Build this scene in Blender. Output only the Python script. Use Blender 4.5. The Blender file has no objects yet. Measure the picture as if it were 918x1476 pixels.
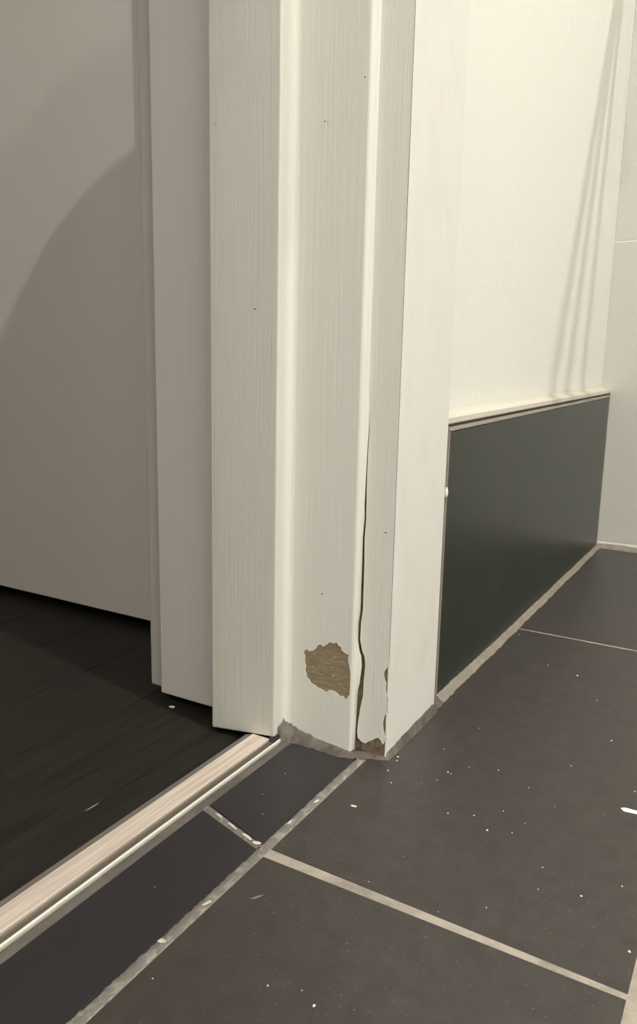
import bpy, bmesh, math, random
from mathutils import Vector, Matrix
from mathutils.geometry import delaunay_2d_cdt
random.seed(7)
S = bpy.context.scene
C = S.collection

# ------------------------------------------------------------------ camera
PITCH, YAW, ROLL, FPX, HC = 0.191053, 0.521828, 0.020867, 1130.0, 0.30
cp, sp, cr, sr, cy, sy = (math.cos(PITCH), math.sin(PITCH), math.cos(ROLL), math.sin(ROLL), math.cos(YAW), math.sin(YAW))
fw = Vector((-sy, cy, 0)); rt = Vector((cy, sy, 0)); up = Vector((0, 0, 1))
f_ = fw * cp - up * sp
u_ = up * cp + fw * sp
r2 = rt * cr + u_ * sr
u2 = u_ * cr - rt * sr
cam_d = bpy.data.cameras.new('camera')
cam = bpy.data.objects.new('camera', cam_d); C.objects.link(cam)
m = Matrix((r2, u2, -f_)).transposed().to_4x4(); m.translation = Vector((0, 0, HC))
cam.matrix_world = m
cam_d.sensor_fit = 'VERTICAL'; cam_d.sensor_height = 36.0; cam_d.sensor_width = 36.0
cam_d.lens = FPX / 1476.0 * 36.0
cam_d.clip_start = 0.01
S.camera = cam

# ------------------------------------------------------------------ world, exposure
w = bpy.data.worlds.new('world'); S.world = w; w.use_nodes = True
w.node_tree.nodes['Background'].inputs[0].default_value = (1.0, 0.95, 0.88, 1)
w.node_tree.nodes['Background'].inputs[1].default_value = 0.05
S.view_settings.view_transform = 'Standard'; S.view_settings.look = 'None'
S.view_settings.gamma = 1.0; S.view_settings.use_curve_mapping = False
S.view_settings.exposure = 0.0

# ceiling downlights (last one added fill), added hall fill: x, y, z, radius, watts
LAMPS = [(0.62, 0.30, 2.38, 0.022, 40.0), (1.15, -1.15, 2.38, 0.006, 30.0), (1.281, -1.227, 2.38, 0.013, 15.0), (0.20, -1.30, 2.38, 0.05, 10.5)]
HALL_FILL = [(-1.6, -0.6, 2.38, 0.10, 0.8)]
LCOL = (1.0, 0.972, 0.925)

# ------------------------------------------------------------------ materials
def mat(name, col, rough=0.5, metal=0.0, col2=None, nscale=(40, 40, 40), lo=0.4, hi=0.6, bump=0.0, bscale=None, bdist=0.001, spec=0.5, detail=4.0, speck=None, sscale=300, sth=0.72):
    mt = bpy.data.materials.new(name); mt.use_nodes = True
    nt = mt.node_tree; b = nt.nodes['Principled BSDF']
    b.inputs['Base Color'].default_value = (*col, 1)
    b.inputs['Roughness'].default_value = rough
    b.inputs['Metallic'].default_value = metal
    b.inputs['Specular IOR Level'].default_value = spec
    geo = nt.nodes.new('ShaderNodeNewGeometry')
    def noise(scale, det=detail):
        mp = nt.nodes.new('ShaderNodeMapping'); mp.inputs['Scale'].default_value = scale
        nt.links.new(geo.outputs['Position'], mp.inputs['Vector'])
        n = nt.nodes.new('ShaderNodeTexNoise'); n.inputs['Scale'].default_value = 1.0
        n.inputs['Detail'].default_value = det; n.inputs['Roughness'].default_value = 0.6
        nt.links.new(mp.outputs['Vector'], n.inputs['Vector']); return n
    out = None
    if col2 is not None:
        n = noise(nscale)
        rp = nt.nodes.new('ShaderNodeMapRange'); rp.inputs['From Min'].default_value = lo; rp.inputs['From Max'].default_value = hi
        nt.links.new(n.outputs['Fac'], rp.inputs['Value'])
        mx = nt.nodes.new('ShaderNodeMix'); mx.data_type = 'RGBA'
        mx.inputs['A'].default_value = (*col, 1); mx.inputs['B'].default_value = (*col2, 1)
        nt.links.new(rp.outputs['Result'], mx.inputs['Factor']); out = mx.outputs['Result']
    if speck is not None:
        n = noise((sscale,) * 3, 2.0)
        rp = nt.nodes.new('ShaderNodeMapRange'); rp.inputs['From Min'].default_value = sth; rp.inputs['From Max'].default_value = sth + 0.03
        nt.links.new(n.outputs['Fac'], rp.inputs['Value'])
        mx = nt.nodes.new('ShaderNodeMix'); mx.data_type = 'RGBA'
        if out is not None: nt.links.new(out, mx.inputs['A'])
        else: mx.inputs['A'].default_value = (*col, 1)
        mx.inputs['B'].default_value = (*speck, 1)
        nt.links.new(rp.outputs['Result'], mx.inputs['Factor']); out = mx.outputs['Result']
    if out is not None: nt.links.new(out, b.inputs['Base Color'])
    if bump:
        n = noise(bscale or nscale)
        bp = nt.nodes.new('ShaderNodeBump'); bp.inputs['Strength'].default_value = bump; bp.inputs['Distance'].default_value = bdist
        nt.links.new(n.outputs['Fac'], bp.inputs['Height']); nt.links.new(bp.outputs['Normal'], b.inputs['Normal'])
    return mt

M = {}
M['paint'] = mat('white_gloss_paint', (0.66, 0.65, 0.60), 0.42, col2=(0.645, 0.632, 0.582), nscale=(420, 420, 9), lo=.3, hi=.7, bump=0.5, bscale=(520, 520, 10), bdist=0.0006)
M['paint_front'] = mat('white_gloss_paint_architrave', (0.73, 0.715, 0.675), 0.45, col2=(0.69, 0.67, 0.62), nscale=(35, 35, 25), lo=.45, hi=.75, bump=0.2, bscale=(120, 120, 90), bdist=0.0006)
M['paint_light_tint'] = mat('pinkish_light_tinted_paint', (0.66, 0.62, 0.61), 0.45, col2=(0.645, 0.605, 0.595), nscale=(420, 420, 9), bump=0.4, bscale=(520, 520, 10), bdist=0.0006)  # pinkish cast of the light on the rear lining is put into this colour
M['paint_rear'] = mat('grey_rear_paint', (0.50, 0.475, 0.45), 0.5)  # darker grey than the rest of the frame
M['wall'] = mat('cream_wall_paint', (0.76, 0.75, 0.695), 0.55, bump=0.35, bscale=(160, 160, 160), bdist=0.0015)
M['ceiling'] = mat('ceiling_paint', (0.75, 0.74, 0.70), 0.7, bump=0.1, bscale=(120, 120, 120))
M['hall_wall'] = mat('hall_wall_paint', (0.70, 0.655, 0.62), 0.6, bump=0.08, bscale=(150, 150, 150))
M['wood'] = mat('bare_weathered_wood', (0.29, 0.23, 0.145), 0.8, col2=(0.18, 0.135, 0.08), nscale=(110, 110, 620), lo=.3, hi=.7, detail=8.0, bump=0.6, bscale=(160, 160, 900), bdist=0.0008, speck=(0.36, 0.31, 0.23), sscale=260, sth=.62)
M['wood_mid'] = mat('brown_bare_wood', (0.20, 0.15, 0.095), 0.8, col2=(0.10, 0.072, 0.045), nscale=(220, 220, 160), lo=.35, hi=.65, bump=0.6, bscale=(260, 260, 260), bdist=0.001)
M['wood_dark'] = mat('dark_damp_wood', (0.10, 0.065, 0.04), 0.85, col2=(0.05, 0.035, 0.022), nscale=(200, 200, 300), bump=0.5, bscale=(300, 300, 300))
M['tile'] = mat('charcoal_floor_tile', (0.031, 0.0265, 0.0235), 0.42, col2=(0.048, 0.0415, 0.037), nscale=(70, 70, 70), lo=.3, hi=.72, detail=9.0, bump=0.4, bscale=(260, 260, 260), bdist=0.001, speck=(0.12, 0.11, 0.095), sscale=420, sth=.675)
M['tile_strip'] = mat('charcoal_smooth_tile', (0.026, 0.022, 0.023), 0.4, col2=(0.020, 0.020, 0.023), nscale=(40, 40, 40), lo=.35, hi=.7, bump=0.12, bscale=(300, 300, 300), bdist=0.0006, spec=0.35)
M['grout'] = mat('cream_cement_grout', (0.345, 0.31, 0.255), 0.85, col2=(0.22, 0.195, 0.16), nscale=(45, 45, 45), lo=.4, hi=.65, bump=0.6, bscale=(500, 500, 500), bdist=0.001)
M['grout_dirty'] = mat('dirty_grey_grout', (0.17, 0.155, 0.135), 0.85, col2=(0.36, 0.33, 0.28), nscale=(160, 90, 160), lo=.5, hi=.72, bump=0.8, bscale=(420, 420, 420), bdist=0.0015)
M['grout_grey'] = mat('grey_brown_grout', (0.125, 0.11, 0.095), 0.8, col2=(0.085, 0.075, 0.066), nscale=(60, 30, 60), bump=0.6, bscale=(420, 420, 420), bdist=0.001)
M['caulk'] = mat('brown_grey_sealant', (0.115, 0.095, 0.080), 0.6, col2=(0.065, 0.053, 0.044), nscale=(90, 90, 90), bump=0.6, bscale=(220, 220, 220), bdist=0.002)
M['grout_skirt'] = mat('pale_brown_joint', (0.24, 0.205, 0.17), 0.7, col2=(0.19, 0.165, 0.135), nscale=(60, 60, 60), bump=0.5, bscale=(260, 260, 260))
M['skirt'] = mat('polished_dark_green_grey_tile', (0.016, 0.022, 0.0155), 0.34, col2=(0.026, 0.028, 0.024), nscale=(12, 12, 12), lo=.35, hi=.7, bump=0.03, bscale=(60, 60, 60), bdist=0.0006, spec=0.4)
M['trim'] = mat('grey_edge_trim', (0.30, 0.27, 0.23), 0.4)
M['trim_white'] = mat('white_sealant', (0.74, 0.71, 0.62), 0.45)
M['trim_top'] = mat('off_white_sealant', (0.55, 0.52, 0.44), 0.5)
M['trim_dark'] = mat('dark_joint', (0.07, 0.06, 0.05), 0.7)
M['wtile'] = mat('glossy_white_wall_tile', (0.49, 0.48, 0.445), 0.2, bump=0.03, bscale=(8, 8, 8))
M['wgrout'] = mat('white_wall_grout', (0.72, 0.70, 0.64), 0.8)
M['plank'] = mat('dark_stained_plank', (0.019, 0.0155, 0.011), 0.6, spec=0.3, col2=(0.009, 0.0075, 0.006), nscale=(160, 9, 160), lo=.35, hi=.65, bump=0.4, bscale=(420, 12, 420), bdist=0.0008)
M['gap'] = mat('black_gap', (0.012, 0.011, 0.010), 0.9)
M['alu'] = mat('brushed_champagne_metal', (0.86, 0.76, 0.66), 0.42, metal=0.35, col2=(0.62, 0.50, 0.43), nscale=(420, 14, 420), lo=.35, hi=.7, bump=0.3, bscale=(900, 10, 900), bdist=0.0004)
M['alu_grey'] = mat('dull_grey_metal', (0.24, 0.22, 0.195), 0.5, metal=0.4)
M['groove'] = mat('dark_groove_metal', (0.13, 0.115, 0.095), 0.5, metal=0.3)
M['chrome'] = mat('bright_metal_bead', (0.92, 0.88, 0.80), 0.32, metal=0.35)
M['fleck'] = mat('white_paint_fleck', (0.80, 0.77, 0.70), 0.6)
M['smear'] = mat('cream_paint_smear', (0.55, 0.52, 0.45), 0.7)
M['smear_faint'] = mat('thin_grey_paint_smear', (0.20, 0.19, 0.17), 0.7)
M['dent'] = mat('dark_paint_dent', (0.12, 0.10, 0.08), 0.8)
M['enamel'] = mat('cream_enamel', (0.55, 0.54, 0.50), 0.35)
M['steel'] = mat('brushed_steel', (0.55, 0.55, 0.54), 0.3, metal=0.9)
lens = bpy.data.materials.new('lamp_lens'); lens.use_nodes = True
bb = lens.node_tree.nodes['Principled BSDF']; bb.inputs['Emission Color'].default_value = (*LCOL, 1); bb.inputs['Emission Strength'].default_value = 2.0

# ------------------------------------------------------------------ helpers
def obj(name, bm, m, parent=None, smooth=False, recalc=True):
    if recalc: bmesh.ops.recalc_face_normals(bm, faces=bm.faces)
    me = bpy.data.meshes.new(name); bm.to_mesh(me); bm.free()
    o = bpy.data.objects.new(name, me); C.objects.link(o)
    me.materials.append(M[m] if isinstance(m, str) else m)
    if smooth:
        for p in me.polygons: p.use_smooth = True
    if parent is not None:
        o.parent = parent; o.matrix_parent_inverse = Matrix.Translation(-Vector(parent.location))
    return o
def empty(name, loc=(0, 0, 0)):
    o = bpy.data.objects.new(name, None); C.objects.link(o); o.location = loc; o.empty_display_size = 0.02
    return o
def tag(o, label=None, cat=None, group=None, kind=None):
    if label: o['label'] = label
    if cat: o['category'] = cat
    if group: o['group'] = group
    if kind: o['kind'] = kind
    return o
def box(bm, x0, x1, y0, y1, z0, z1):
    v = [bm.verts.new(p) for p in ((x0, y0, z0), (x1, y0, z0), (x1, y1, z0), (x0, y1, z0), (x0, y0, z1), (x1, y0, z1), (x1, y1, z1), (x0, y1, z1))]
    for f in ((0, 3, 2, 1), (4, 5, 6, 7), (0, 1, 5, 4), (1, 2, 6, 5), (2, 3, 7, 6), (3, 0, 4, 7)): bm.faces.new([v[i] for i in f])
    return v
def boxes(*bs):
    bm = bmesh.new()
    for b in bs: box(bm, *b)
    return bm
def prism_z(poly, z0, z1):
    bm = bmesh.new()
    a = [bm.verts.new((x, y, z0(x, y) if callable(z0) else z0)) for x, y in poly]
    b = [bm.verts.new((x, y, z1)) for x, y in poly]
    n = len(poly)
    bm.faces.new(a[::-1]); bm.faces.new(b)
    for i in range(n): bm.faces.new((a[i], a[(i + 1) % n], b[(i + 1) % n], b[i]))
    return bm
def prism_y(poly, y0, y1):
    bm = bmesh.new()
    a = [bm.verts.new((x, y0, z)) for x, z in poly]; b = [bm.verts.new((x, y1, z)) for x, z in poly]
    n = len(poly)
    bm.faces.new(a[::-1]); bm.faces.new(b)
    for i in range(n): bm.faces.new((a[i], a[(i + 1) % n], b[(i + 1) % n], b[i]))
    return bm
def bevel(o, wd=0.001, seg=2):
    md = o.modifiers.new('bevel', 'BEVEL'); md.width = wd; md.segments = seg; md.limit_method = 'ANGLE'
    return o
def inside(p, poly):
    x, y = p; c = False; n = len(poly)
    for i in range(n):
        (x1, y1), (x2, y2) = poly[i], poly[(i + 1) % n]
        if (y1 > y) != (y2 > y) and x < (x2 - x1) * (y - y1) / (y2 - y1) + x1: c = not c
    return c
def sheet(bm, outer, holes, fn, back):
    """fill an outline (with holes) in 2-D, place it with fn(u, v) and give it depth along back"""
    pts, edges = [], []
    for lp in [outer] + holes:
        s = len(pts); pts += [Vector(p) for p in lp]
        edges += [(s + i, s + (i + 1) % len(lp)) for i in range(len(lp))]
    vs, es, fs = delaunay_2d_cdt(pts, edges, [], 0, 1e-7)[:3]
    tri = []
    for f in fs:
        c = sum((vs[i] for i in f), Vector((0, 0))) / len(f)
        if inside(c, outer) and not any(inside(c, h) for h in holes): tri.append(tuple(f))
    cnt = {}
    for f in tri:
        for i in range(len(f)):
            e = (f[i], f[(i + 1) % len(f)]); cnt[e] = 1
    A = [bm.verts.new(fn(v[0], v[1])) for v in vs]
    B = [bm.verts.new(Vector(fn(v[0], v[1])) + Vector(back)) for v in vs]
    for f in tri:
        bm.faces.new([A[i] for i in f]); bm.faces.new([B[i] for i in reversed(f)])
    for (i, j) in cnt:
        if (j, i) not in cnt: bm.faces.new((A[j], A[i], B[i], B[j]))
    for v in [v for v in bm.verts if not v.link_faces]: bm.verts.remove(v)
def struct(o): o['kind'] = 'structure'; return o
def jag(a, b, n, amp):
    """points from a to b (excluded) with small random offsets"""
    r = []
    for i in range(n):
        t = i / n
        r.append((a[0] + (b[0] - a[0]) * t + (random.uniform(-amp, amp) if i else 0), a[1] + (b[1] - a[1]) * t))
    return r

# ------------------------------------------------------------------ key planes
XA = -0.2295      # front of the architrave
XS = -0.2355      # face of the dark skirting tile
XW = -0.2505      # painted bathroom wall
XH = -0.4535      # hall side of that wall
YF = 1.36         # tiled far wall
YL = 0.503        # face of the jamb lining
YA = 0.510        # inner edge of the architrave
YS = 0.487        # face of the door stop
YN = -0.31        # near jamb
ZH = -0.007       # hall floor level
TOP = 2.05; CEIL = 2.4
RX, RY = 1.6, -1.6

# ------------------------------------------------------------------ shell
struct(obj('ceiling', boxes((-2.0, RX + .1, RY - .1, YF + .1, CEIL, CEIL + .1)), 'ceiling'))
struct(obj('wall_left', boxes((XH, XW, 0.5312, YF, 0.0, CEIL), (XH, XW, YN - .0005, 0.5312, TOP + .03, CEIL), (XH, XW, RY, YN - .0282, 0.0, CEIL)), 'wall'))
struct(obj('wall_right', boxes((RX, RX + .1, RY - .1, YF + .1, -0.012, CEIL)), 'wall'))
struct(obj('wall_near', boxes((XH, RX, RY - .1, RY, -0.012, CEIL)), 'wall'))
struct(obj('wall_hall', boxes((-2.0, XH - .0005, 0.645, 0.745, 0.005, CEIL)), 'hall_wall'))
struct(obj('wall_hall_near', boxes((-2.0, XH - .0005, RY - .1, RY, ZH, CEIL)), 'hall_wall'))
struct(obj('wall_hall_left', boxes((-2.1, -2.0, RY - .1, 0.745, ZH, CEIL)), 'hall_wall'))
struct(obj('wall_gap_shade', boxes((-2.0, XH - .0005, 0.668, 0.74, ZH, 0.0048)), 'gap'))  # black strip paints the shade in the gap under the hall wall

# far wall with its white tiles
wb = struct(obj('wall_back', boxes((XW, RX, YF + .0006, YF + .1, 0.0, CEIL)), 'wgrout'))
tz = [0.010, 0.4945, 0.979, 1.4635, 1.948, CEIL + .0005]
for i in range(5):
    for j in range(7):
        x0 = XW + .0002 + j * 0.265; x1 = min(x0 + 0.2625, RX)
        o = obj('wall_tile', boxes((x0, x1, YF, YF + .0005, tz[i] + .0012, tz[i + 1] - .0012)), 'wtile', wb); 
# bathroom floor: grout bed and every tile
fl = struct(obj('floor', boxes((-0.2455, RX, RY, YF, -0.012, -0.0003)), 'grout'))
obj('grout_bed', boxes((-0.3125, -0.2456, YN + .0002, 0.5005, -0.012, -0.0010)), 'grout_grey', fl)
def tile(poly, m='tile'):
    o = obj('floor_tile', prism_z(poly, -0.006, 0.0), m, fl); bevel(o, .0003, 1); return o
cols = [(-0.2415, -0.0302)] + [(-0.0232 + 0.2185 * k, -0.0232 + 0.2185 * k + 0.2115) for k in range(7)]
ys = [0.3605 + 0.5035 * k for k in range(-4, 3)]
for (x0, x1) in cols:
    x1 = min(x1, RX)
    for y in ys:
        y0, y1 = y + .0055, min(y + .5035, YF - .004)
        y0 = max(y0, RY)
        if y1 - y0 < .01: continue
        if y0 < 0.5 < y1 and x0 < -.24:      # first column: its joint runs slightly askew
            tile([(x0, y0 + .003), (x1, y0 - .0015), (x1, y1), (x0, y1 + .003)])
        else: tile([(x0, y0), (x1, y0), (x1, y1), (x0, y1)])
tile([(-0.3043, 0.3885), (-0.249, 0.3705), (-0.249, 0.5005), (-0.3043, 0.5005)], 'tile_strip')
tile([(-0.3043, -0.120), (-0.249, -0.132), (-0.249, 0.3645), (-0.3043, 0.3810)], 'tile_strip')
tile([(-0.3043, YN + .002), (-0.249, YN + .002), (-0.249, -0.138), (-0.3043, -0.126)], 'tile_strip')
# dirty grout strip beside the short tiles
g = bmesh.new()
def lumpy(bm, path, wd, z, n):
    prev = None
    for i in range(n + 1):
        t = i / n
        x = path[0][0] + (path[1][0] - path[0][0]) * t; y = path[0][1] + (path[1][1] - path[0][1]) * t
        dx, dy = path[1][0] - path[0][0], path[1][1] - path[0][1]; L = math.hypot(dx, dy); nx, ny = -dy / L, dx / L
        row = []
        for k, s in enumerate((-1, -.5, 0, .5, 1)):
            ww = wd * (1 + random.uniform(-.08, .08))
            zz = z + random.uniform(-.0004, .0005) + (.0006 * (1 - abs(s))) - (.0008 if abs(s) == 1 else 0)
            row.append(bm.verts.new((x + nx * ww * s / 2, y + ny * ww * s / 2, zz)))
        if prev:
            for k in range(4): bm.faces.new((prev[k], prev[k + 1], row[k + 1], row[k]))
        prev = row
lumpy(g, ((-0.2453, 0.10), (-0.2453, 0.497)), .0074, .0001, 160)
lumpy(g, ((-0.3043, 0.3848), (-0.2487, 0.3672)), .0062, -.0003, 26)
obj('grout_joint', g, 'grout_dirty', fl, smooth=True)
g = bmesh.new(); lumpy(g, ((-0.3083, YN + .002), (-0.3083, 0.494)), .0080, -.0004, 200)
obj('grout_joint', g, 'grout_grey', fl, smooth=True)

# sealant swept along the foot of frame and skirting
def fillet(name, path, m, parent, sub=6, rough=.12):
    bm = bmesh.new(); prev = None; pts = []
    for i in range(len(path) - 1):
        for k in range(sub): 
            t = k / sub; pts.append(tuple(a + (b - a) * t for a, b in zip(path[i], path[i + 1])))
    pts.append(path[-1])
    for (x, y, nx, ny, wd, h) in pts:
        L = math.hypot(nx, ny); nx /= L; ny /= L
        wd *= 1 + random.uniform(-rough, rough); h *= 1 + random.uniform(-rough, rough)
        row = [bm.verts.new((x + nx * wd * a, y + ny * wd * a, .0004 + h * b)) for a, b in ((-.12, 1.0), (0.0, 1.0), (.18, .72), (.42, .38), (.7, .14), (1.0, -.15))]
        if prev:
            for k in range(5): bm.faces.new((prev[k], prev[k + 1], row[k + 1], row[k]))
        prev = row
    return obj(name, bm, m, parent, smooth=True)
fillet('sealant_bead', [(-.3165, .492, 1, -.2, .006, .010), (-.3160, .4995, .8, -.6, .012, .0145), (-.307, .503, .1, -1, .0105, .0085), (-.285, .503, 0, -1, .0095, .0040),
    (-.262, .503, 0, -1, .0095, .0016), (-.2535, .506, .1, -1, .0115, .0012), (-.242, .5095, .1, -1, .0075, .0010), (-.2325, .510, .4, -1, .0045, .0012), (-.2295, .512, 1, -.6, .0045, .003),
    (-.2295, .54, 1, 0, .0042, .005), (-.2295, .60, 1, 0, .0042, .0075), (-.2300, .6105, 1, -.2, .0045, .0085), (-.2365, .613, 1, -.1, .009, .008), (-.2365, .630, 1, 0, .009, .0065)], 'caulk', fl)
fillet('grout_joint', [(XS, .630, 1, 0, .0075, .006), (XS, .8, 1, 0, .0075, .004), (XS, 1.352, 1, 0, .007, .004)], 'grout_skirt', fl, sub=40)
fillet('grout_joint', [(-.235, YF, 0, -1, .012, .006), (0.2, YF, 0, -1, .012, .006)], 'grout_skirt', fl, sub=40)

# skirting of dark tile along the painted wall
def lift(o):
    for v in o.data.vertices:
        if v.co.z > .2: v.co.z += .008 * (v.co.y - .629) / .73
    return o
bl = struct(empty('baseboard_left', (XS, 1.0, 0)))
bevel(lift(obj('skirting_tile', boxes((XW + .0003, XS, .6292, 1.3475, .003, .2428)), 'skirt', bl)), .0008)
lift(obj('edge_trim', prism_y([(XW + .0003, .2432), (XS + .0004, .2432), (XS + .0008, .2440), (XS + .0004, .2462), (XS - .002, .2466), (XW + .0003, .2466)], .6275, 1.3475), 'trim', bl))
lift(obj('dark_joint', boxes((XW + .0003, XS - .003, .6275, 1.3475, .2466, .2492)), 'trim_dark', bl))
lift(obj('white_top_trim', prism_y([(XW + .0003, .2492), (XS - .0012, .2492), (XS - .0005, .2502), (XS - .001, .2545), (XS - .0025, .2552), (XS - .009, .2557), (XS - .012, .2570), (XS - .0142, .2600), (XW + .0003, .2610)], .6105, YF - .0005), 'trim_top', bl))
obj('side_joint', boxes((XW + .0003, XS - .0010, .6103, .6272, .002, .2490)), 'grout_skirt', bl)
obj('edge_trim', boxes((XW + .0003, XS + .0006, .6274, .6290, .003, .2432)), 'trim', bl)
obj('side_joint', boxes((XW + .0003, XS - .0008, 1.3478, YF - .0005, .002, .2560)), 'grout_skirt', bl)
b = bmesh.new(); bmesh.ops.create_icosphere(b, subdivisions=2, radius=1.0)
for v in b.verts: v.co = Vector((XS + .0008 + v.co.x * .0014, .6262 + v.co.y * .0022, .1915 + v.co.z * .0048 * (1 - .3 * v.co.y)))
tag(obj('paint_drip', b, 'fleck', bl, smooth=True), 'white paint drip on the joint')

# hall floor of dark planks
fh = struct(obj('floor_hall', boxes((-2.0, -0.3445, RY, 0.745, ZH - .012, ZH - .0025)), 'gap'))
px = [-0.3450, -0.3783] + [-0.3783 - .092 * k for k in range(1, 18)]
for a, bx_ in zip(px[:-1], px[1:]):
    o = obj('floor_plank', boxes((max(bx_ + .0003, -2.0), a - .0003, RY, 0.667, ZH - .008, ZH)), 'plank', fh); bevel(o, .0005, 1)

# ------------------------------------------------------------------ door frame
df = tag(empty('door_frame', (-0.35, 0.50, 0)), 'white painted wooden door frame with a cracked corner and a peeled bare-wood patch', 'door frame', kind='thing')
PATCH = [(-0.2998, 0.0735), (-0.2995, 0.0753), (-0.297, 0.0772), (-0.2954, 0.0756), (-0.2912, 0.0771), (-0.2888, 0.0793), (-0.2873, 0.0824), (-0.2847, 0.0836), (-0.2827, 0.082), (-0.279, 0.0848), (-0.2776, 0.0865), (-0.275, 0.087), (-0.2731, 0.0863), (-0.2717, 0.088), (-0.2702, 0.0875), (-0.2694, 0.0857), (-0.2671, 0.0852), (-0.2663, 0.0823), (-0.2641, 0.0814), (-0.2622, 0.0803), (-0.26, 0.0805), (-0.2607, 0.0767), (-0.2598, 0.0731), (-0.2588, 0.0686), (-0.2582, 0.0655), (-0.2581, 0.0605), (-0.2582, 0.0536), (-0.2585, 0.0481), (-0.2597, 0.0467), (-0.2607, 0.0439), (-0.2626, 0.0438), (-0.2639, 0.0457), (-0.2671, 0.045), (-0.2696, 0.047), (-0.2728, 0.048), (-0.2762, 0.0479), (-0.278, 0.046), (-0.2803, 0.0455), (-0.2834, 0.0468), (-0.2865, 0.0472), (-0.2896, 0.0489), (-0.2931, 0.0499), (-0.2945, 0.0526), (-0.2967, 0.0533), (-0.2971, 0.0564), (-0.2984, 0.0588), (-0.2977, 0.063), (-0.2989, 0.0666), (-0.2986, 0.0711)]
CL = [(-0.2530, 0.2656), (-0.2527, 0.2512), (-0.2534, 0.2367), (-0.2538, 0.2184), (-0.2542, 0.1961), (-0.2539, 0.1861), (-0.2549, 0.1708), (-0.2547, 0.1517), (-0.2549, 0.1323), (-0.2548, 0.1153), (-0.2562, 0.1044), (-0.2562, 0.0907), (-0.2543, 0.0825), (-0.2527, 0.0786), (-0.2519, 0.0713), (-0.2532, 0.057), (-0.2548, 0.0496), (-0.2552, 0.0323), (-0.2556, 0.0175), (-0.2560, 0.0032), (-0.2560, 0.0)]
CR = [(x + (.0003 if z < .2 else 0), z) for x, z in [(-0.2530, 0.2656), (-0.2521, 0.2512), (-0.2527, 0.2367), (-0.2529, 0.2184), (-0.253, 0.1962), (-0.2528, 0.1862), (-0.2535, 0.171), (-0.2531, 0.1519), (-0.253, 0.1326), (-0.253, 0.1156), (-0.2543, 0.1048), (-0.2545, 0.091), (-0.2525, 0.0829), (-0.2503, 0.0783), (-0.2495, 0.0718), (-0.2505, 0.0576), (-0.2505, 0.0472), (-0.2525, 0.0364), (-0.254, 0.0253), (-0.2546, 0.0159)]]
CH1 = [(XA, 0.0755), (-0.2314, 0.0731), (-0.2327, 0.0711), (-0.2335, 0.0684), (-0.2328, 0.0643), (-0.2313, 0.0613), (-0.2315, 0.0569), (-0.2306, 0.052), (XA, 0.0505)]
CH2 = [(XA, 0.0369), (-0.2313, 0.0355), (-0.2319, 0.0328), (-0.2328, 0.029), (-0.2321, 0.024), (-0.2311, 0.0208), (-0.2306, 0.0178), (XA, 0.0172)]
BOT = [(-0.2536, 0.0110), (-0.25, 0.0084), (-0.2467, 0.0080), (-0.244, 0.0105), (-0.2414, 0.012), (-0.2387, 0.0142), (-0.2361, 0.0157), (-0.2339, 0.0140), (-0.2324, 0.0112), (-0.2316, 0.0116), (-0.2308, 0.0142), (XA, 0.0150)]
# jamb lining: wooden core with a coat of paint that has peeled off in one place
li = obj('jamb_lining', boxes((-0.3163, -0.2573, YL + .00045, 0.531, 0.0, TOP), (-0.2573, -0.2563, YL + .0055, 0.531, 0.0, TOP)), 'wood', df)
bm = bmesh.new()
FR = .006
sheet(bm, [(-0.3165 + FR, 0.0), (-0.2578, 0.0), (-0.2578, TOP), (-0.3165 + FR, TOP)], [PATCH], lambda u, v: (u, YL, v), (0, .0004, 0))
prev = None
for z in (0, .02, .3, 1.0, TOP):            # filled inner corner towards the stop
    row = [bm.verts.new((-0.3165 + FR - FR * math.sin(t), YL - FR + FR * math.cos(t), z)) for t in [k / 6 * math.pi / 2 for k in range(7)]]
    if prev:
        for k in range(6): bm.faces.new((prev[k], row[k], row[k + 1], prev[k + 1]))
    prev = row
prev = None
zs = [(x + (.0003 if z > .09 else 0), z) for x, z in CL][::-1] + [(-.2529, .35), (-.2526, .6), (-.2524, 1.0), (-.2524, TOP)]
for x, z in zs:                              # rounded nose next to the crack
    R0 = -.2578; RN = .0040; row = []
    for k in range(7):
        t = k / 6 * math.pi / 2
        row.append(bm.verts.new((min(R0 + RN * math.sin(t), x), YL + (1 - math.cos(t)) * .0062, z)))
    row.append(bm.verts.new((max(x, row[-1].co.x), YL + .0066, z)))
    if prev:
        for k in range(7): bm.faces.new((prev[k], row[k], row[k + 1], prev[k + 1]))
    prev = row
o = obj('paint_coat', bm, 'paint', li, recalc=False)
for p in o.data.polygons: p.use_smooth = len(p.vertices) == 4 and abs(p.normal.y) < .9995 and abs(p.normal.z) < .3
# door stop standing proud of the lining
bm = prism_z([(-0.379, YS), (-0.3165, YS), (-0.3165, 0.531), (-0.379, 0.531)], lambda x, y: .0038 + (x + .3165) * .125, TOP)
bevel(obj('door_stop', bm, 'paint', df), .0016, 3)
# rear lining towards the hall and its architrave edge
bevel(obj('rear_lining', boxes((XH - .0002, -0.3792, .509, .531, .001, TOP)), 'paint_light_tint', df), .0012, 2)
bevel(obj('rear_architrave', boxes((-0.4747, XH - .0006, .519, .623, .0005, TOP + .07)), 'paint_rear', df), .002, 3)
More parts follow.
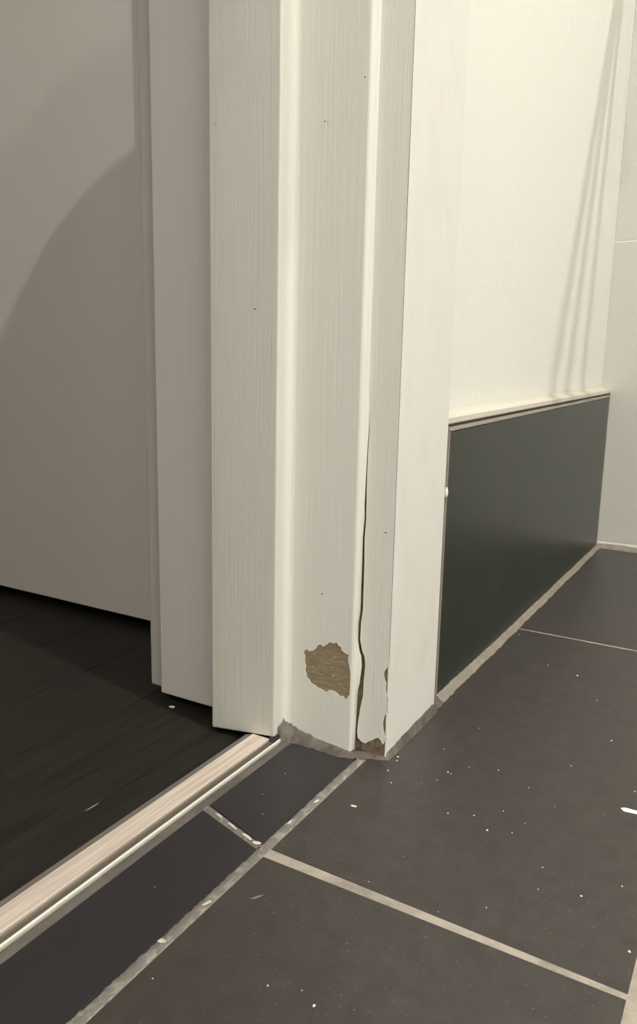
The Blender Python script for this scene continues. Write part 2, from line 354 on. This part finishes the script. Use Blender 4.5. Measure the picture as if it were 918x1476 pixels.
# front architrave: core, coat on the edge, coat on the front
ar = obj('architrave', boxes((XW + .0002, XA - .0009, YA + .0009, .6094, .001, TOP + .08), (-.2562, XW + .0002, YA + .0030, .531, .001, TOP)), 'wood_mid', df)
bm = bmesh.new()
right = CH2[::-1] + CH1[::-1]
outl = BOT + right + [(XA, .3), (XA, 1.0), (XA, TOP + .08), (-.2542, TOP + .08), (-.2542, 1.0), (-.2542, .6), (-.2540, .35), (-.2538, .275)] + CR
sheet(bm, outl, [], lambda u, v: (u, YA - (.0006 if v > .27 and u < -.25 else 0), v), (0, .0008, 0))
obj('paint_coat', bm, 'paint', ar)
bm = bmesh.new()
left = [(YA + .0001, .0015)] + jag((YA + .0002, .004), (YA + .0002, .09), 20, .00025) + jag((YA + .0001, .09), (YA + .0001, .5), 12, .0001) + [(YA + .0001, TOP + .08)]
sheet(bm, [(y, z) for y, z in left] + [(.6082, TOP + .08), (.6082, .003)], [], lambda u, v: (XA, u, v), (-.0008, 0, 0))
prof = [(XA - (1 - math.cos(t)) * .0018, .6082 + math.sin(t) * .0018) for t in [k / 5 * math.pi / 2 for k in range(6)]] + [(XW + .0002, .6100)]
for i in range(len(prof) - 1):
    q = [bm.verts.new((*prof[i], .003)), bm.verts.new((*prof[i + 1], .003)), bm.verts.new((*prof[i + 1], TOP + .08)), bm.verts.new((*prof[i], TOP + .08))]
    bm.faces.new(q)
obj('paint_coat', bm, 'paint_front', ar, recalc=False)
# head and near side of the frame
bevel(obj('head_lining', boxes((XH, XW, YN, .531, TOP + .001, TOP + .0295)), 'paint', df), .002)
bevel(obj('head_stop', boxes((-0.379, -0.3165, YN + .0002, YS - .0002, TOP - .015, TOP + .0008)), 'paint', df), .002)
bevel(obj('jamb_lining', boxes((XH, XW, YN - .028, YN - .0005, .001, TOP + .0295)), 'paint', df), .002)
bevel(obj('door_stop', boxes((-0.379, -0.3165, YN, YN + .015, .004, TOP - .0155)), 'paint', df), .002)
bevel(obj('architrave', boxes((XW + .0003, XA, YN - .11, YN - .006, .002, TOP + .08)), 'paint_front', df), .002)
bevel(obj('architrave', boxes((XW + .0003, XA, YN - .11, .614, TOP + .0805, TOP + .18)), 'paint_front', df), .002)
# small dents in the paint
def blob(name, c, r, m, parent, sq=.25, ax=1):
    b = bmesh.new(); bmesh.ops.create_icosphere(b, subdivisions=1, radius=1.0)
    for v in b.verts:
        k = 1 + random.uniform(-.25, .25)
        q = [v.co.x * r[0] * k, v.co.y * r[1] * k, v.co.z * r[2] * k]
        v.co = Vector(c) + Vector(q)
    return obj(name, b, m, parent)
for (x, y, z, rx, rz) in [(-.3374, YS, .336, .0011, .0007), (-.3721, YS, .466, .0008, .0005), (-.2907, YL, .4616, .0008, .0005), (-.2880, YL, .4608, .0006, .0004), (-.2606, YL, .4853, .0007, .0005), (-.2846, YL, .1244, .0007, .0007), (-.2362, YA, .1773, .0011, .0006)]:
    blob('paint_dent', (x, y, z), (rx, .0003, rz), 'dent', df)

# ------------------------------------------------------------------ threshold strip
th = tag(empty('threshold_strip', (-0.33, 0.1, 0)), 'brushed metal threshold strip with a bright bead lying across the doorway', 'threshold')
Y0 = YN + .016
obj('edge_flange', prism_y([(-0.3448, ZH - .002), (-0.3448, -.0030), (-0.3436, -.0005), (-0.3376, .0012), (-0.3376, ZH - .002)], Y0, .4865), 'alu_grey', th)
obj('tread', prism_y([(-0.3374, -.005), (-0.3374, .0012), (-0.3368, .0018), (-0.3216, .0018), (-0.3212, .0012), (-0.3212, -.005)], Y0, .4865), 'alu', th)
obj('groove', prism_y([(-0.3210, -.005), (-0.3210, -.0004), (-0.3200, -.0012), (-0.3156, -.0008), (-0.3149, .0001), (-0.3149, -.005)], Y0, .4865), 'groove', th)
pr_ = [(-0.3147, -.005)] + [(-0.3138 - .0009 * math.cos(t), .0002 + .0014 * math.sin(t)) for t in [k / 8 * math.pi for k in range(9)]] + [(-0.3129, -.005)]
obj('bead', prism_y(pr_, Y0, .498), 'chrome', th, smooth=False)

# ------------------------------------------------------------------ loose paint specks on the floor
SP = [(-0.22, 0.4952, 0.0011),(-0.1809, 0.5167, 0.00138),(-0.1782, 0.5158, 0.00083),(-0.1836, 0.5017, 0.00081),(-0.1613, 0.4653, 0.00102),(-0.1323, 0.4604, 0.0016),(-0.1299, 0.4881, 0.00078),(-0.0652, 0.4263, 0.00121),(-0.0911, 0.4407, 0.00077),(-0.1089, 0.3878, 0.00062),(-0.0342, 0.3947, 0.00132),(-0.0465, 0.4479, 0.00096),(-0.0854, 0.6359, 0.00138),(-0.1497, 0.5402, 0.00113),(-0.1042, 0.5761, 0.00087),(-0.1133, 0.4812, 0.00067),(-0.1453, 0.4721, 0.00077),(-0.1175, 0.4662, 0.0006),(-0.1234, 0.5274, 0.00082),(-0.1699, 0.5321, 0.00067),(-0.2106, 0.4804, 0.00086),(-0.0566, 0.5633, 0.00113),(-0.2223, 0.5179, 0.00124),(-0.2206, 0.5121, 0.00101),(-0.1914, 0.4907, 0.00054),(-0.157, 0.2786, 0.00163),(-0.1308, 0.3704, 0.00044),(-0.1753, 0.373, 0.00045),(-0.1011, 0.5127, 0.00053),(-0.0881, 0.419, 0.00056),(-0.2828, 0.4506, 0.00065),(-0.267, 0.3978, 0.0007),(-0.281, 0.4184, 0.00052),(-0.2783, 0.3038, 0.00063),(-0.2331, 0.2516, 0.00081),(-0.1825, 0.2774, 0.00095),(-0.1667, 0.2835, 0.00063),(-0.1708, 0.7726, 0.0012),(-0.1394, 0.761, 0.00162),(-0.2221, 0.8469, 0.00115),(-0.1113, 0.7105, 0.00097),(-0.1849, 0.5985, 0.00074),(-0.1965, 0.5488, 0.00081)]
def flake(name, x, y, z, rx, ry, ang, th_=.0005):
    """thin irregular chip lying on the floor"""
    n = 9; bm = bmesh.new(); pts = []
    for k in range(n):
        a = 2 * math.pi * k / n; q = 1 + random.uniform(-.25, .2)
        u, v = rx * q * math.cos(a), ry * q * math.sin(a)
        pts.append((x + u * math.cos(ang) - v * math.sin(ang), y + u * math.sin(ang) + v * math.cos(ang)))
    A = [bm.verts.new((*p, z)) for p in pts]
    B = [bm.verts.new((x + (p[0] - x) * .8, y + (p[1] - y) * .8, z + th_)) for p in pts]
    bm.faces.new(A[::-1]); bm.faces.new(B)
    for k in range(n): bm.faces.new((A[k], A[(k + 1) % n], B[(k + 1) % n], B[k]))
    return obj(name, bm, 'fleck')
for i, (x, y, r) in enumerate(SP):
    r *= .5
    own = {25: 'round white paint speck near the front edge of the floor, below the long grout line', 5: 'bright white speck alone in the middle of the large floor tile', 7: 'white paint speck on the large tile just above the long grout line', 38: 'brightest white speck on the floor near the dark skirting tile', 10: 'pale speck beside the grout crossing at the lower right'}
    tag(flake('paint_speck', x, y, .0001, r * random.uniform(1, 1.5), r * random.uniform(.7, 1.0), random.uniform(0, 3), max(.0003, r * .5)), own.get(i, 'tiny white paint speck scattered on the dark floor tiles'), 'paint speck', 'tiny paint specks on the floor tiles')
tag(flake('paint_flake', -0.0550, 0.5348, .0001, .0075, .0026, .05), 'largest white paint flake lying at the right edge of the floor', 'paint flake')
tag(flake('paint_flake', -0.2198, 0.4389, .0001, .0024, .0007, .1), 'thin elongated white flake on the tile just right of the grout joint', 'paint flake')
tag(flake('paint_flake', -0.4367, 0.5042, ZH + .0001, .0030, .0020, .6), 'white paint flake on the dark hall floor below the door frame', 'paint flake')

# paint smears stuck on the joints and tiles
for (x, y, z, rx, ry, a) in [(-.2905, .3805, .0006, .0040, .0011, -.30), (-.276, .3757, .0006, .0055, .0009, -.32), (-.2615, .3712, .0006, .0048, .0012, -.30), (-.2520, .3690, .0007, .0030, .0016, .2),
        (-.2440, .4300, .0006, .0030, .0010, 1.3), (-.2465, .3990, .0006, .0030, .0008, 1.5), (-.2440, .3080, .0006, .0035, .0010, 1.2), (-.2460, .2730, .0006, .0022, .0015, .4)]:
    o = flake('paint_smear', x, y, z, rx, ry, a, .0003); o.parent = fl
    o.data.materials[0] = M['smear']
o = flake('paint_smear', -.2233, .3279, .0001, .0040, .0009, 1.0, .0001); o.parent = fl; o.data.materials[0] = M['smear_faint']
o = flake('paint_smear', -.3784, .3523, ZH + .0001, .0060, .0008, 1.55, .0001); o.parent = fh; o.data.materials[0] = M['smear_faint']

# ------------------------------------------------------------------ lamps
for i, (x, y, z, r, wt) in enumerate(LAMPS + HALL_FILL):
    hall = i >= len(LAMPS)
    e = tag(empty('downlight_or_fill', (x, y, CEIL)), ['round ceiling downlight nearest the damaged door frame', 'inner small ceiling spot of the pair in the near right corner', 'outer small ceiling spot of the pair in the near right corner', 'added fill downlight over the near end of the bathroom', 'added fill lamp for the hall'][i], 'ceiling light')
    b = bmesh.new(); n = 32; ring = []
    for rr, zz in ((r + .010, 0), (r + .010, -.004), (r + .003, -.006), (r + .002, -.0005)):
        ring.append([b.verts.new((x + rr * math.cos(2 * math.pi * k / n), y + rr * math.sin(2 * math.pi * k / n), CEIL + zz - .0002)) for k in range(n)])
    for a, c in zip(ring[:-1], ring[1:]):
        for k in range(n): b.faces.new((a[k], a[(k + 1) % n], c[(k + 1) % n], c[k]))
    obj('bezel', b, 'steel', e)
    ld = bpy.data.lights.new('downlight_or_fill_lamp', 'AREA'); ld.shape = 'DISK'; ld.size = 2 * r; ld.energy = wt; ld.color = LCOL
    lo = bpy.data.objects.new('downlight_or_fill_lamp', ld); C.objects.link(lo); lo.location = (x, y, CEIL - .008)
    lo.parent = e; lo.matrix_parent_inverse = Matrix.Translation(-Vector(e.location))

# ------------------------------------------------------------------ added unseen pipe with a domed top behind the viewer, casts the hall shadow
TX, TY, TR, TZ = 0.389, -0.387, 0.0654, 1.5016
wh = tag(empty('shadow_post', (TX, TY, 0)), 'added unseen white pipe with a domed vent cap standing on the bathroom floor', 'post')
def lathe(prof, n=48):
    bm = bmesh.new(); rings = []
    for r, z in prof:
        rings.append([bm.verts.new((TX + max(r, .0005) * math.cos(2 * math.pi * k / n), TY + max(r, .0005) * math.sin(2 * math.pi * k / n), z)) for k in range(n)])
    for a, c in zip(rings[:-1], rings[1:]):
        for k in range(n): bm.faces.new((a[k], a[(k + 1) % n], c[(k + 1) % n], c[k]))
    bm.faces.new(rings[0][::-1]); bm.faces.new(rings[-1])
    return bm
obj('dome_cap', lathe([(TR - .003, TZ - .08), (TR, TZ - .075)] + [(TR * math.cos(t), TZ + TR * math.sin(t)) for t in [k / 14 * math.pi / 2 for k in range(15)]]), 'enamel', wh, smooth=True)
obj('post', lathe([(TR - .006, .0302), (TR - .006, TZ - .0802)]), 'enamel', wh, smooth=True)
obj('post_foot', lathe([(TR + .02, .0005), (TR + .02, .008), (TR + .002, .03)]), 'enamel', wh)

# ------------------------------------------------------------------ added unseen swing-arm towel rail on the painted wall, casts its slanted stripes
tr = tag(empty('unseen_towel_rail', (XW, 1.255, 0.985)), 'added unseen steel towel rail with three fanned swing arms on the cream wall near the far corner', 'towel rail')
def rod(bm, a, b_, r, n=14):
    a, b_ = Vector(a), Vector(b_); d = (b_ - a).normalized(); u = d.cross(Vector((0, 0, 1))).normalized(); v = d.cross(u)
    A = []; B = []
    for k in range(n):
        q = (u * math.cos(2 * math.pi * k / n) + v * math.sin(2 * math.pi * k / n)) * r
        A.append(bm.verts.new(a + q)); B.append(bm.verts.new(b_ + q))
    bm.faces.new(A[::-1]); bm.faces.new(B)
    for k in range(n): bm.faces.new((A[k], A[(k + 1) % n], B[(k + 1) % n], B[k]))
obj('wall_plate', boxes((XW + .0002, XW + .006, 1.235, 1.275, .935, 1.035)), 'steel', tr)
bm = bmesh.new()
n = 18
A = [bm.verts.new((XW + .016 + .009 * math.cos(2 * math.pi * k / n), 1.255 + .009 * math.sin(2 * math.pi * k / n), .94)) for k in range(n)]
B = [bm.verts.new((v.co.x, v.co.y, 1.03)) for v in A]
bm.faces.new(A[::-1]); bm.faces.new(B)
for k in range(n): bm.faces.new((A[k], A[(k + 1) % n], B[(k + 1) % n], B[k]))
obj('pivot', bm, 'steel', tr)
for (x, y, z) in ((.056, .752, .960), (.066, .803, .985), (.076, .862, 1.010)):
    bm = bmesh.new(); rod(bm, (XW + .016, 1.255, z), (x, y, z), .0062); obj('swing_arm', bm, 'steel', tr, smooth=False)
